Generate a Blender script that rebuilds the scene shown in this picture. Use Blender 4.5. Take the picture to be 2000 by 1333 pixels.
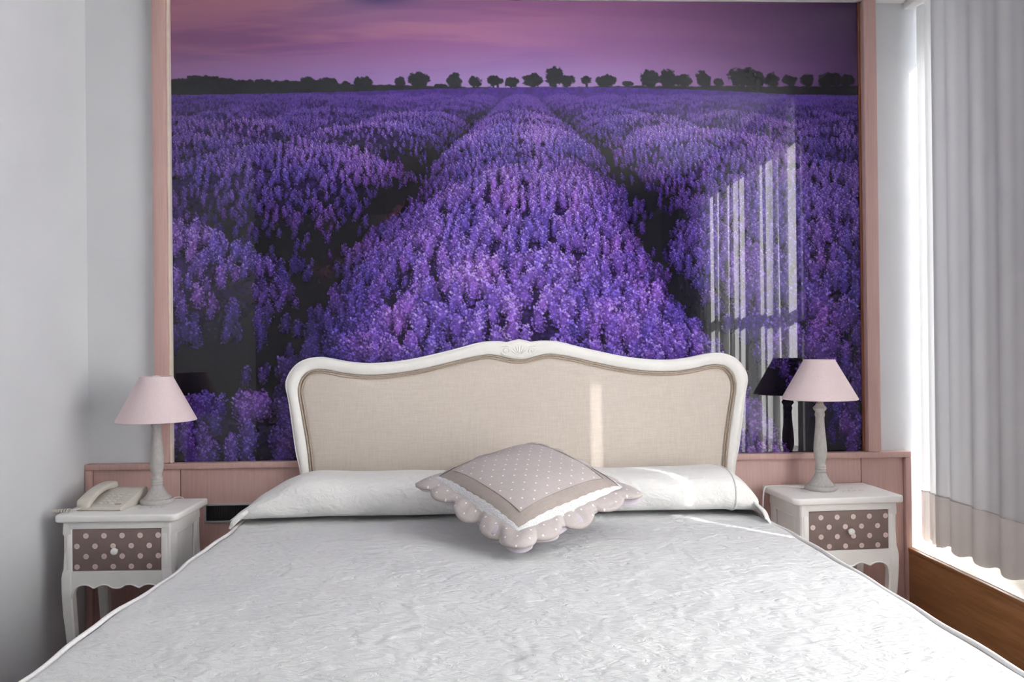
import bpy, bmesh, math, random
import numpy as np
from mathutils import Vector, Matrix

# ------------------------------------------------------------------ camera, light, exposure
scene = bpy.context.scene
COL = scene.collection
for o in list(bpy.data.objects):
    bpy.data.objects.remove(o, do_unlink=True)

FPX = 1560.0                                   # focal length in pixels of the 2000 px wide frame
EYE = Vector((0.0, 0.0, 1.2))
YAW, PITCH, ROLL = math.radians(2.35), math.radians(0.25), math.radians(0.6)
_f = Vector((math.sin(YAW)*math.cos(PITCH), math.cos(YAW)*math.cos(PITCH), math.sin(PITCH)))
_r = Vector((math.cos(YAW), -math.sin(YAW), 0))
_u = _r.cross(_f)
_r2 = math.cos(ROLL)*_r - math.sin(ROLL)*_u
_u2 = math.sin(ROLL)*_r + math.cos(ROLL)*_u
cam_data = bpy.data.cameras.new("camera")
cam_data.sensor_width = 36.0
cam_data.lens = 36.0*FPX/2000.0
cam_data.clip_start = 0.05
cam = bpy.data.objects.new("camera", cam_data)
COL.objects.link(cam)
M3 = Matrix((_r2, _u2, -_f)).transposed()
cam.matrix_world = Matrix.Translation(EYE) @ M3.to_4x4()
scene.camera = cam

scene.view_settings.view_transform = 'Standard'
scene.view_settings.look = 'None'
scene.view_settings.gamma = 1.0
scene.view_settings.use_curve_mapping = False
scene.view_settings.exposure = 0.72
scene.cycles.max_bounces = 10
scene.cycles.diffuse_bounces = 6
scene.cycles.transmission_bounces = 8
scene.cycles.transparent_max_bounces = 8

world = bpy.data.worlds.new("daylight_sky")
scene.world = world
world.use_nodes = True
_wn = world.node_tree.nodes
_wn["Background"].inputs[0].default_value = (0.86, 0.93, 1.0, 1)
_wn["Background"].inputs[1].default_value = 2.0

sun_data = bpy.data.lights.new("sun", 'SUN')
sun_data.energy = 40.0
sun_data.angle = math.radians(0.9)
sun_data.color = (1.0, 0.975, 0.945)
sun = bpy.data.objects.new("sun", sun_data)
COL.objects.link(sun)
SUN_DIR = Vector((-0.655, 0.755, -0.62)).normalized()      # the way the light travels
sun.rotation_euler = SUN_DIR.to_track_quat('-Z', 'Y').to_euler()
sun.location = (6, -4, 7)

# ------------------------------------------------------------------ helpers
def link(o, parent=None):
    COL.objects.link(o)
    if parent is not None:
        o.parent = parent
    return o

def finish(me, smooth=None):
    if smooth is not None:
        me.shade_smooth()
        me.set_sharp_from_angle(angle=math.radians(smooth))

def mesh_obj(name, verts, faces, mat, parent=None, smooth=None, loc=None):
    me = bpy.data.meshes.new(name)
    me.from_pydata([tuple(v) for v in verts], [], faces)
    me.validate(); me.update()
    finish(me, smooth)
    me.materials.append(mat)
    o = bpy.data.objects.new(name, me)
    if loc is not None: o.location = loc
    return link(o, parent)

def bm_obj(name, bm, mat, parent=None, smooth=None, loc=None):
    bmesh.ops.recalc_face_normals(bm, faces=bm.faces[:])
    me = bpy.data.meshes.new(name)
    bm.to_mesh(me); bm.free()
    finish(me, smooth)
    me.materials.append(mat)
    o = bpy.data.objects.new(name, me)
    if loc is not None: o.location = loc
    return link(o, parent)

def add_box(bm, a, b, bevel=0.0, seg=2):
    """axis-aligned box between two corners, its edges rounded"""
    r = bmesh.ops.create_cube(bm, size=1.0)
    vs = r['verts']
    for v in vs:
        v.co = Vector([a[i]+(v.co[i]+.5)*(b[i]-a[i]) for i in range(3)])
    if bevel > 0:
        es = list({e for v in vs for e in v.link_edges})
        bmesh.ops.bevel(bm, geom=es, offset=bevel, segments=seg, affect='EDGES', profile=0.5)

def box(name, a, b, mat, parent=None, bevel=0.0, seg=2, loc=None):
    bm = bmesh.new()
    add_box(bm, a, b, bevel, seg)
    return bm_obj(name, bm, mat, parent, smooth=40 if bevel else None, loc=loc)

def lathe(name, prof, mat, parent=None, n=48, loc=None, smooth=50):
    verts, faces = [], []
    for (r, z) in prof:
        for k in range(n):
            a = 2*math.pi*k/n
            verts.append((r*math.cos(a), r*math.sin(a), z))
    for i in range(len(prof)-1):
        for k in range(n):
            faces.append((i*n+k, i*n+(k+1) % n, (i+1)*n+(k+1) % n, (i+1)*n+k))
    return mesh_obj(name, verts, faces, mat, parent, smooth, loc)

def tube_mesh(pts, r, n=8, closed=False):
    pts = [Vector(p) for p in pts]
    verts, faces = [], []
    up = Vector((0, 0, 1))
    m = len(pts)
    prev = None
    for i, p in enumerate(pts):
        if closed: t = pts[(i+1) % m]-pts[i-1]
        else: t = pts[min(i+1, m-1)]-pts[max(i-1, 0)]
        t.normalize()
        if prev is None:
            a = t.cross(up)
            if a.length < 1e-4: a = t.cross(Vector((1, 0, 0)))
        else:
            a = prev - t*prev.dot(t)
        a.normalize(); prev = a
        b = t.cross(a)
        rr = r[i] if hasattr(r, '__len__') else r
        for k in range(n):
            w = 2*math.pi*k/n
            verts.append(p+rr*(math.cos(w)*a+math.sin(w)*b))
    last = m if closed else m-1
    for i in range(last):
        j = (i+1) % m
        for k in range(n):
            faces.append((i*n+k, i*n+(k+1) % n, j*n+(k+1) % n, j*n+k))
    if not closed:
        faces.append(tuple(range(n-1, -1, -1)))
        faces.append(tuple((m-1)*n+k for k in range(n)))
    return verts, faces

def tube(name, pts, r, mat, parent=None, n=8, closed=False):
    v, f = tube_mesh(pts, r, n, closed)
    return mesh_obj(name, v, f, mat, parent, smooth=60)

def grid_faces(nu, nv, wrap_u=False):
    f = []
    for i in range(nu if wrap_u else nu-1):
        for j in range(nv-1):
            a = i*nv+j; b = ((i+1) % nu)*nv+j
            f.append((a, b, b+1, a+1))
    return f

def catmull(pts, k=6):
    P = [Vector(p) for p in pts]
    P = [P[0]*2-P[1]]+P+[P[-1]*2-P[-2]]
    out = []
    for i in range(1, len(P)-2):
        for s in range(k):
            t = s/k
            out.append(0.5*((2*P[i])+(-P[i-1]+P[i+1])*t+(2*P[i-1]-5*P[i]+4*P[i+1]-P[i+2])*t*t
                            + (-P[i-1]+3*P[i]-3*P[i+1]+P[i+2])*t**3))
    out.append(P[-2].copy())
    return out

def thing(name, label, cat, loc=(0, 0, 0), rotz=0.0, group=None):
    o = bpy.data.objects.new(name, None)
    o.empty_display_size = 0.1
    o.location = loc; o.rotation_euler = (0, 0, rotz)
    COL.objects.link(o)
    return tag(o, label, cat, group)

def tag(o, label=None, cat=None, group=None, kind=None):
    if label: o["label"] = label
    if cat: o["category"] = cat
    if group: o["group"] = group
    if kind: o["kind"] = kind
    return o

def struct(o, label=None):
    o["kind"] = "structure"
    if label: o["label"] = label
    return o

# ------------------------------------------------------------------ materials
def srgb(r, g, b):
    def f(c):
        c /= 255.0
        return c/12.92 if c <= 0.04045 else ((c+0.055)/1.055)**2.4
    return (f(r), f(g), f(b), 1.0)

class NT:
    """small helper around a node tree"""
    def __init__(self, name):
        self.mat = bpy.data.materials.new(name)
        self.mat.use_nodes = True
        self.t = self.mat.node_tree
        self.b = self.t.nodes["Principled BSDF"]
        self.out = self.t.nodes["Material Output"]
    def n(self, kind, **kw):
        nd = self.t.nodes.new(kind)
        for k, v in kw.items():
            setattr(nd, k, v)
        return nd
    def l(self, a, b): self.t.links.new(a, b)
    def val(self, sock, v): sock.default_value = v
    def obj(self):
        return self.n("ShaderNodeTexCoord").outputs["Object"]
    def mapped(self, scale=(1, 1, 1), rot=(0, 0, 0), src=None):
        m = self.n("ShaderNodeMapping")
        m.inputs["Scale"].default_value = scale
        m.inputs["Rotation"].default_value = rot
        self.l(src if src is not None else self.obj(), m.inputs["Vector"])
        return m.outputs["Vector"]
    def noise(self, vec, scale, detail=3, rough=0.5, dist=0.0):
        nd = self.n("ShaderNodeTexNoise")
        nd.inputs["Scale"].default_value = scale
        nd.inputs["Detail"].default_value = detail
        nd.inputs["Roughness"].default_value = rough
        nd.inputs["Distortion"].default_value = dist
        self.l(vec, nd.inputs["Vector"])
        return nd.outputs["Fac"]
    def ramp(self, fac, stops):
        r = self.n("ShaderNodeValToRGB")
        el = r.color_ramp.elements
        while len(el) < len(stops): el.new(0.5)
        for e, (p, c) in zip(el, stops):
            e.position = p; e.color = c
        self.l(fac, r.inputs["Fac"])
        return r.outputs["Color"]
    def math(self, op, a, b=None, c=None):
        m = self.n("ShaderNodeMath", operation=op)
        for i, v in enumerate((a, b, c)):
            if v is None: continue
            if isinstance(v, (int, float)): m.inputs[i].default_value = v
            else: self.l(v, m.inputs[i])
        return m.outputs[0]
    def mix(self, fac, a, b):
        m = self.n("ShaderNodeMix", data_type='RGBA')
        for s, v in ((m.inputs["Factor"], fac), (m.inputs["A"], a), (m.inputs["B"], b)):
            if isinstance(v, (int, float, tuple)): s.default_value = v
            else: self.l(v, s)
        return m.outputs["Result"]
    def bump(self, h, strength, dist=0.01, prev=None):
        b = self.n("ShaderNodeBump")
        b.inputs["Strength"].default_value = strength
        b.inputs["Distance"].default_value = dist
        self.l(h, b.inputs["Height"])
        if prev is not None: self.l(prev, b.inputs["Normal"])
        return b.outputs["Normal"]
    def base(self, c):
        if isinstance(c, tuple): self.b.inputs["Base Color"].default_value = c
        else: self.l(c, self.b.inputs["Base Color"])
    def rough(self, v): self.b.inputs["Roughness"].default_value = v
    def spec(self, v): self.b.inputs["Specular IOR Level"].default_value = v
    def normal(self, nrm): self.l(nrm, self.b.inputs["Normal"])

MAT = {}
def make_materials():
    # walls
    m = NT("white_plaster"); v = m.obj()
    m.base(m.ramp(m.noise(v, 3.0, 4), [(0.3, srgb(217, 219, 222)), (0.7, srgb(222, 224, 227))]))
    m.rough(0.75); m.spec(0.2)
    m.normal(m.bump(m.noise(v, 90, 3), 0.06, 0.004)); MAT["wall"] = m.mat
    m = NT("white_ceiling_paint"); v = m.obj()
    m.base(m.ramp(m.noise(v, 2.0), [(0.3, srgb(243, 244, 245)), (0.7, srgb(247, 247, 247))])); m.rough(0.85); m.spec(0.15)
    MAT["ceiling"] = m.mat
    # wood floor
    m = NT("brown_wood_floor"); v = m.mapped((1, 8, 1))
    m.base(m.ramp(m.noise(v, 3.0, 6, 0.6, 0.6), [(0.25, srgb(74, 42, 26)), (0.75, srgb(112, 68, 42))])); m.rough(0.35)
    MAT["floor"] = m.mat
    # honey laminate under the window, grain along Y
    m = NT("honey_brown_laminate"); v = m.mapped((1.0, 0.9, 9.0))
    g1 = m.noise(v, 3.2, 8, 0.62, 0.9); g2 = m.noise(m.mapped((1, 1.3, 70)), 4.0, 4, 0.6)
    c = m.ramp(g1, [(0.25, srgb(146, 96, 58)), (0.5, srgb(182, 128, 80)), (0.75, srgb(208, 152, 102))])
    m.base(m.mix(m.math('MULTIPLY', g2, 0.75), c, srgb(112, 66, 34))); m.rough(0.38); m.spec(0.35)
    MAT["laminate"] = m.mat
    # pale stone sill
    m = NT("pale_sill_stone"); v = m.obj()
    m.base(m.ramp(m.noise(v, 14, 6, 0.6), [(0.3, srgb(214, 202, 184)), (0.7, srgb(232, 224, 210))])); m.rough(0.22)
    MAT["sill"] = m.mat
    # pink stained wood: fine vertical grain
    m = NT("pink_stained_wood"); v = m.mapped((60, 60, 2.2))
    g = m.noise(v, 3.0, 5, 0.6); gh = m.noise(m.obj(), 4.0, 3)
    c = m.ramp(g, [(0.3, srgb(199, 163, 156)), (0.7, srgb(211, 178, 171))])
    m.base(m.mix(m.math('MULTIPLY', gh, 0.25), c, srgb(194, 154, 146))); m.rough(0.42); m.spec(0.4)
    m.normal(m.bump(g, 0.05, 0.002)); MAT["pink"] = m.mat
    m = NT("brown_wood_edge"); v = m.mapped((40, 40, 2))
    m.base(m.ramp(m.noise(v, 3, 4), [(0.3, srgb(116, 66, 44)), (0.7, srgb(146, 90, 62))])); m.rough(0.5)
    MAT["brown_edge"] = m.mat
    m = NT("lit_edge_bead"); v = m.obj()
    m.base(m.ramp(m.noise(v, 30), [(0.3, srgb(226, 212, 198)), (0.7, srgb(236, 224, 210))])); m.rough(0.4); MAT["lit_edge"] = m.mat  # pale colour stands for the left post's lit inner edge
    # furniture paint
    m = NT("white_satin_paint"); v = m.obj()
    m.base(m.ramp(m.noise(v, 12, 4), [(0.3, srgb(240, 238, 236)), (0.7, srgb(245, 244, 242))])); m.rough(0.38); m.spec(0.4)
    m.normal(m.bump(m.noise(m.mapped((8, 60, 60)), 6, 3), 0.03, 0.002)); MAT["paint"] = m.mat
    m = NT("white_headboard_paint"); v = m.obj()
    m.base(m.ramp(m.noise(v, 18, 5, 0.6), [(0.3, srgb(238, 237, 233)), (0.7, srgb(245, 244, 241))])); m.rough(0.42); m.spec(0.35)
    MAT["head_paint"] = m.mat
    # polka dot drawer front; local x across, local z up, origin at the drawer's lower left corner
    m = NT("taupe_polka_dot_paint")
    sep = m.n("ShaderNodeSeparateXYZ"); m.l(m.obj(), sep.inputs[0])
    PX, PZ = 0.0572, 0.0655
    def dots(ox, oz):
        fx = m.math('SUBTRACT', m.math('FRACT', m.math('DIVIDE', m.math('ADD', sep.outputs[0], ox), PX)), 0.5)
        fz = m.math('SUBTRACT', m.math('FRACT', m.math('DIVIDE', m.math('ADD', sep.outputs[2], oz), PZ)), 0.5)
        dx = m.math('MULTIPLY', fx, PX); dz = m.math('MULTIPLY', fz, PZ)
        return m.math('SQRT', m.math('ADD', m.math('MULTIPLY', dx, dx), m.math('MULTIPLY', dz, dz)))
    d = m.math('MINIMUM', dots(PX*0.5-0.0165, PZ*0.5-0.0135), dots(-0.0165, -0.0135))
    inside = m.math('LESS_THAN', d, 0.0088)
    ring = m.math('MULTIPLY', m.math('LESS_THAN', d, 0.0034), 0.25)
    nz = m.noise(m.obj(), 20, 4)
    tau = m.ramp(nz, [(0.3, srgb(128, 112, 108)), (0.7, srgb(140, 122, 118))])
    dot = m.mix(ring, srgb(228, 208, 204), srgb(196, 176, 172))
    m.base(m.mix(inside, tau, dot)); m.rough(0.5); m.spec(0.3); MAT["dots"] = m.mat
    m = NT("white_porcelain_knob")
    m.base(m.ramp(m.noise(m.obj(), 40), [(0.3, srgb(236, 236, 234)), (0.7, srgb(244, 244, 242))])); m.rough(0.12); MAT["knob"] = m.mat
    m = NT("grey_scroll_print")
    m.base(m.ramp(m.noise(m.obj(), 60), [(0.3, srgb(176, 172, 172)), (0.7, srgb(206, 202, 202))])); m.rough(0.5); MAT["scroll"] = m.mat
    # lamps
    m = NT("grey_painted_wood"); v = m.mapped((30, 30, 14))
    m.base(m.ramp(m.noise(v, 4, 5, 0.65), [(0.28, srgb(172, 169, 166)), (0.72, srgb(196, 193, 190))])); m.rough(0.6); m.spec(0.25)
    m.normal(m.bump(m.noise(v, 6, 3), 0.08, 0.002)); MAT["lamp"] = m.mat
    m = NT("pink_lampshade_fabric"); v = m.obj()
    m.base(m.ramp(m.noise(m.mapped((1, 1, 1)), 260, 2), [(0.3, srgb(228, 209, 211)), (0.7, srgb(236, 218, 220))])); m.rough(0.85); m.spec(0.1)
    m.normal(m.bump(m.noise(v, 420, 2), 0.08, 0.001)); MAT["shade"] = m.mat
    m = NT("brass_fitting")
    m.base(m.ramp(m.noise(m.obj(), 30), [(0.3, srgb(150, 130, 110)), (0.7, srgb(176, 158, 136))])); m.b.inputs["Metallic"].default_value = 0.8; m.rough(0.4); MAT["brass"] = m.mat
    m = NT("frosted_bulb_glass")
    m.base(m.ramp(m.noise(m.obj(), 10), [(0.3, srgb(236, 234, 228)), (0.7, srgb(242, 240, 236))])); m.rough(0.3); MAT["bulb"] = m.mat
    m = NT("white_cord_plastic")
    m.base(m.ramp(m.noise(m.obj(), 50), [(0.3, srgb(226, 222, 216)), (0.7, srgb(236, 232, 228))])); m.rough(0.4); MAT["cord"] = m.mat
    # phone
    m = NT("beige_phone_plastic"); v = m.obj()
    m.base(m.ramp(m.noise(v, 25, 4), [(0.3, srgb(205, 200, 190)), (0.7, srgb(213, 208, 199))])); m.rough(0.45); m.spec(0.35)
    m.normal(m.bump(m.noise(v, 700, 2), 0.05, 0.001)); MAT["phone"] = m.mat
    m = NT("pale_phone_key")
    m.base(m.ramp(m.noise(m.obj(), 60), [(0.3, srgb(214, 210, 202)), (0.7, srgb(222, 218, 210))])); m.rough(0.4); MAT["key"] = m.mat
    m = NT("grey_phone_print")
    m.base(m.ramp(m.noise(m.obj(), 60), [(0.3, srgb(140, 136, 130)), (0.7, srgb(156, 152, 146))])); m.rough(0.5); MAT["greyprint"] = m.mat
    # vents
    m = NT("brushed_aluminium"); v = m.mapped((1, 1, 90))
    m.base(m.ramp(m.noise(v, 5), [(0.3, srgb(176, 176, 178)), (0.7, srgb(206, 206, 208))])); m.b.inputs["Metallic"].default_value = 0.25; m.rough(0.38); MAT["alu"] = m.mat
    m = NT("black_plastic")
    m.base(m.ramp(m.noise(m.obj(), 60), [(0.3, srgb(18, 20, 24)), (0.7, srgb(28, 30, 34))])); m.rough(0.4); MAT["black"] = m.mat
    # linen
    m = NT("beige_linen"); v = m.obj()
    w1 = m.noise(m.mapped((260, 260, 14)), 1.5, 4, 0.6); w2 = m.noise(m.mapped((14, 14, 260)), 1.5, 4, 0.6)
    wv = m.math('MULTIPLY', m.math('ADD', w1, w2), 0.5)
    m.base(m.ramp(wv, [(0.34, srgb(203, 193, 183)), (0.66, srgb(220, 210, 200))])); m.rough(0.9); m.spec(0.1)
    m.normal(m.bump(wv, 0.18, 0.001)); MAT["linen"] = m.mat
    m = NT("taupe_piping_cord"); 
    m.base(m.ramp(m.noise(m.obj(), 200), [(0.3, srgb(170, 154, 138)), (0.7, srgb(196, 180, 162))])); m.rough(0.85); MAT["pipe_taupe"] = m.mat
    # matelasse bedspread: wavy hand-stitched relief
    def quilt(name, c0, c1, k=1.0):
        m = NT(name); v = m.obj()
        n1 = m.noise(m.mapped((26, 60, 30)), 1.0, 3, 0.55, 1.6)
        vor = m.n("ShaderNodeTexVoronoi"); vor.feature = 'SMOOTH_F1'; vor.inputs["Scale"].default_value = 34
        dn = m.n("ShaderNodeVectorMath", operation='ADD')
        nn = m.n("ShaderNodeTexNoise"); nn.inputs["Scale"].default_value = 9; m.l(v, nn.inputs["Vector"])
        sc = m.n("ShaderNodeVectorMath", operation='SCALE'); sc.inputs["Scale"].default_value = 0.12
        m.l(nn.outputs["Color"], sc.inputs[0]); m.l(v, dn.inputs[0]); m.l(sc.outputs[0], dn.inputs[1])
        m.l(dn.outputs[0], vor.inputs["Vector"])
        fine = m.noise(v, 320, 2)
        h = m.math('ADD', m.math('MULTIPLY', n1, 1.0), m.math('ADD', m.math('MULTIPLY', vor.outputs["Distance"], 0.8), m.math('MULTIPLY', fine, 0.12)))
        m.base(m.ramp(m.noise(v, 5, 3), [(0.3, c0), (0.7, c1)])); m.rough(0.9); m.spec(0.12)
        m.normal(m.bump(h, 0.62*k, 0.010)); return m.mat
    MAT["spread"] = quilt("white_matelasse_cotton", srgb(219, 221, 222), srgb(226, 227, 227))
    MAT["bolster"] = quilt("cream_white_matelasse_cotton", srgb(236, 236, 234), srgb(241, 241, 239), 0.8)
    m = NT("white_piping_cord")
    m.base(m.ramp(m.noise(m.obj(), 150), [(0.3, srgb(226, 226, 226)), (0.7, srgb(238, 237, 235))])); m.rough(0.8); MAT["pipe_white"] = m.mat
    # cushion cloth
    def cloth(name, c0, c1, dot=None, seed=0.0):
        m = NT(name); v = m.obj()
        wv = m.math('MULTIPLY', m.math('ADD', m.noise(m.mapped((420, 40, 40)), 1.0, 2), m.noise(m.mapped((40, 420, 40)), 1.0, 2)), 0.5)
        c = m.ramp(wv, [(0.35, c0), (0.65, c1)])
        if dot:
            sep = m.n("ShaderNodeSeparateXYZ"); m.l(v, sep.inputs[0])
            P = 0.046
            def dd(o):
                q = []
                for s in (0, 1):
                    f = m.math('SUBTRACT', m.math('FRACT', m.math('DIVIDE', m.math('ADD', sep.outputs[s], 5+o), P)), 0.5)
                    f = m.math('MULTIPLY', f, P); q.append(m.math('MULTIPLY', f, f))
                return m.math('SQRT', m.math('ADD', q[0], q[1]))
            dist = m.math('MINIMUM', dd(0.0), dd(P*0.5))
            ins = m.math('LESS_THAN', dist, 0.0027)
            c = m.mix(ins, c, dot)
        m.base(c); m.rough(0.9); m.spec(0.1)
        m.normal(m.bump(wv, 0.12, 0.001, None)); return m.mat
    MAT["cush_dot"] = cloth("dotted_mauve_grey_cotton", srgb(186, 178, 176), srgb(197, 189, 187), srgb(238, 234, 232))
    MAT["cush_band"] = cloth("plain_taupe_cotton", srgb(166, 156, 150), srgb(177, 167, 161))
    MAT["cush_back"] = cloth("plain_lilac_grey_cotton", srgb(192, 184, 194), srgb(202, 194, 204))
    m = NT("white_cotton_lace"); v = m.obj()
    vor = m.n("ShaderNodeTexVoronoi"); vor.inputs["Scale"].default_value = 260; m.l(v, vor.inputs["Vector"])
    m.base(m.ramp(vor.outputs["Distance"], [(0.12, srgb(184, 182, 186)), (0.4, srgb(226, 226, 228))])); m.rough(0.9)
    m.normal(m.bump(vor.outputs["Distance"], 0.6, 0.002)); MAT["lace"] = m.mat
    # window: clear pane that also mirrors a little
    def pane(name):
        m = NT(name)
        tr = m.n("ShaderNodeBsdfTransparent"); gl = m.n("ShaderNodeBsdfGlossy"); gl.inputs["Roughness"].default_value = 0.02
        lw = m.n("ShaderNodeLayerWeight"); lw.inputs["Blend"].default_value = 0.5
        fac = m.math('ADD', m.math('MULTIPLY', m.math('POWER', lw.outputs["Facing"], 5.0), 0.6), 0.04)
        mx = m.n("ShaderNodeMixShader"); m.l(fac, mx.inputs[0]); m.l(tr.outputs[0], mx.inputs[1]); m.l(gl.outputs[0], mx.inputs[2])
        m.l(mx.outputs[0], m.out.inputs["Surface"]); return m.mat
    MAT["pane"] = pane("window_glass")
    # sheer curtain cloth
    def sheer(name, col, trans, clear):
        m = NT(name); v = m.obj()
        wv = m.noise(m.mapped((500, 500, 30)), 1.0, 2)
        c = m.ramp(wv, [(0.3, tuple(x*0.96 for x in col[:3])+(1,)), (0.7, col)])
        df = m.n("ShaderNodeBsdfDiffuse"); tl = m.n("ShaderNodeBsdfTranslucent"); tp = m.n("ShaderNodeBsdfTransparent")
        m.l(c, df.inputs["Color"]); m.l(c, tl.inputs["Color"])
        a = m.n("ShaderNodeMixShader"); a.inputs[0].default_value = trans
        m.l(df.outputs[0], a.inputs[1]); m.l(tl.outputs[0], a.inputs[2])
        b = m.n("ShaderNodeMixShader"); b.inputs[0].default_value = clear
        m.l(a.outputs[0], b.inputs[1]); m.l(tp.outputs[0], b.inputs[2])
        m.l(b.outputs[0], m.out.inputs["Surface"]); return m.mat
    MAT["sheer"] = sheer("white_sheer_voile", srgb(240, 240, 240), 0.62, 0.0)
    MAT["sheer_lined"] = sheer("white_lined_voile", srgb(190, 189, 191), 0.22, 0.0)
    MAT["hem"] = sheer("glow_tinted_double_hem", srgb(246, 240, 236), 0.50, 0.0)  # doubled hem; paler, warmer colour stands for light bounced off the sill
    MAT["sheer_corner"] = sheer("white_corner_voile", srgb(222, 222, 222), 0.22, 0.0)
    # the print behind its gloss: colour comes from the painted field, mirror-like clear face
    m = NT("glossy_lavender_print")
    at = m.n("ShaderNodeAttribute"); at.attribute_name = "print_colour"
    m.base(at.outputs["Color"]); m.rough(0.012); m.b.inputs["IOR"].default_value = 1.5; m.spec(0.5)
    MAT["print"] = m.mat
make_materials()

# ------------------------------------------------------------------ the room
WALL_Y, CEIL_Z = 2.95, 2.475
LEFT_X, SILL_X, OUT_X = -1.415, 1.59, 1.80
FRONT_Y = -1.9
def sbox(name, a, b, mat, label=None, **k):
    return struct(box(name, a, b, MAT[mat], **k), label)
sbox("floor", (-2.7, FRONT_Y-.1, -.08), (OUT_X+.07, WALL_Y+.12, 0), "floor", "brown wooden floor under the bed")
sbox("ceiling", (-2.7, FRONT_Y-.1, CEIL_Z), (OUT_X+.07, WALL_Y+.12, CEIL_Z+.1), "ceiling", "flat white ceiling")
sbox("wall_back", (-2.7, WALL_Y, 0), (OUT_X+.07, WALL_Y+.12, CEIL_Z), "wall", "white back wall behind the mural and headboard")
sbox("wall_left", (LEFT_X-.12, .77, 0), (LEFT_X, WALL_Y, CEIL_Z), "wall", "plain white wall beside the telephone nightstand")
sbox("wall_hall", (-2.7, FRONT_Y, 0), (-2.58, WALL_Y, CEIL_Z), "ceiling")
sbox("wall_front", (-2.7, FRONT_Y-.1, 0), (OUT_X+.07, FRONT_Y, CEIL_Z), "ceiling")
sbox("baseboard_left", (LEFT_X, .78, 0), (LEFT_X+.012, WALL_Y-.03, .138), "brown_edge", "brown wooden baseboard along the left wall", bevel=.003)

# the window side: a deep sill with glass behind the curtains, an unseen pier added between windows to keep sun off the lined curtain
W1, W2 = (-.12, 1.78), (2.64, 2.92)
WZ0, WZ1 = .43, 2.465
bm = bmesh.new()
for (a, b, z0, z1) in ((FRONT_Y, W1[0], 0, CEIL_Z), (W1[0], W1[1], 0, WZ0-.03), (W1[0], W1[1], WZ1, CEIL_Z), (W1[1], W2[0], 0, CEIL_Z),
                       (W2[0], W2[1], 0, WZ0-.03), (W2[0], W2[1], WZ1, CEIL_Z), (W2[1], WALL_Y, 0, CEIL_Z)):
    add_box(bm, (OUT_X, a, z0), (OUT_X+.07, b, z1))
struct(bm_obj("wall_right", bm, MAT["wall"]), "white outer wall behind the curtains")

def window(name, y0, y1, label):
    w = tag(bpy.data.objects.new(name, None), label, None, None, "structure")
    w.location = (OUT_X+.035, (y0+y1)/2, WZ0); COL.objects.link(w)
    h = WZ1-WZ0; hw = (y1-y0)/2; t = .05
    for (a, b) in (((-.025, -hw, 0), (.025, -hw+t, h)), ((-.025, hw-t, 0), (.025, hw, h)),
                   ((-.025, -hw+t, 0), (.025, hw-t, t)), ((-.025, -hw+t, h-t), (.025, hw-t, h))):
        box("window_frame", a, b, MAT["paint"], w, bevel=.004)
    if hw > .5:
        box("mullion", (-.022, -.03, t), (.022, .03, h-t), MAT["paint"], w, bevel=.004)
        for s in (-1, 1):
            box("transom", (-.02, (-hw+t) if s < 0 else .03, 1.02), (.02, -.03 if s < 0 else hw-t, 1.06), MAT["paint"], w, bevel=.004)
    pn = box("pane", (-.003, -hw+t, t), (.003, hw-t, h-t), MAT["pane"], w)
    return w
window("window_1", *W1, "wide white-framed window behind the far sheer curtain")
window("window_2", *W2, "narrow white-framed window beside the corner with the mural")

tr = tag(bpy.data.objects.new("trim_1", None), "brown laminate window ledge with a pale sill, right of the bed", None, None, "structure")
tr.location = (SILL_X, 1.0, 0); COL.objects.link(tr)
box("front_panel", (0, FRONT_Y-1+.01, 0), (.022, WALL_Y-1-.03, WZ0-.012), MAT["laminate"], tr, bevel=.002)
box("edge_strip", (-.003, FRONT_Y-1+.01, WZ0-.016), (.022, WALL_Y-1-.03, WZ0-.002), MAT["laminate"], tr, bevel=.003)
box("sill_top", (.012, FRONT_Y-1+.01, WZ0-.03), (OUT_X-SILL_X+.07, WALL_Y-1, WZ0), MAT["sill"], tr, bevel=.002)
rail = tag(box("curtain_rail", (1.61, FRONT_Y+.05, CEIL_Z-.028), (1.675, WALL_Y-.005, CEIL_Z), MAT["paint"], bevel=.006),
           "white curtain track fixed to the ceiling by the window", "curtain rail")

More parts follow.
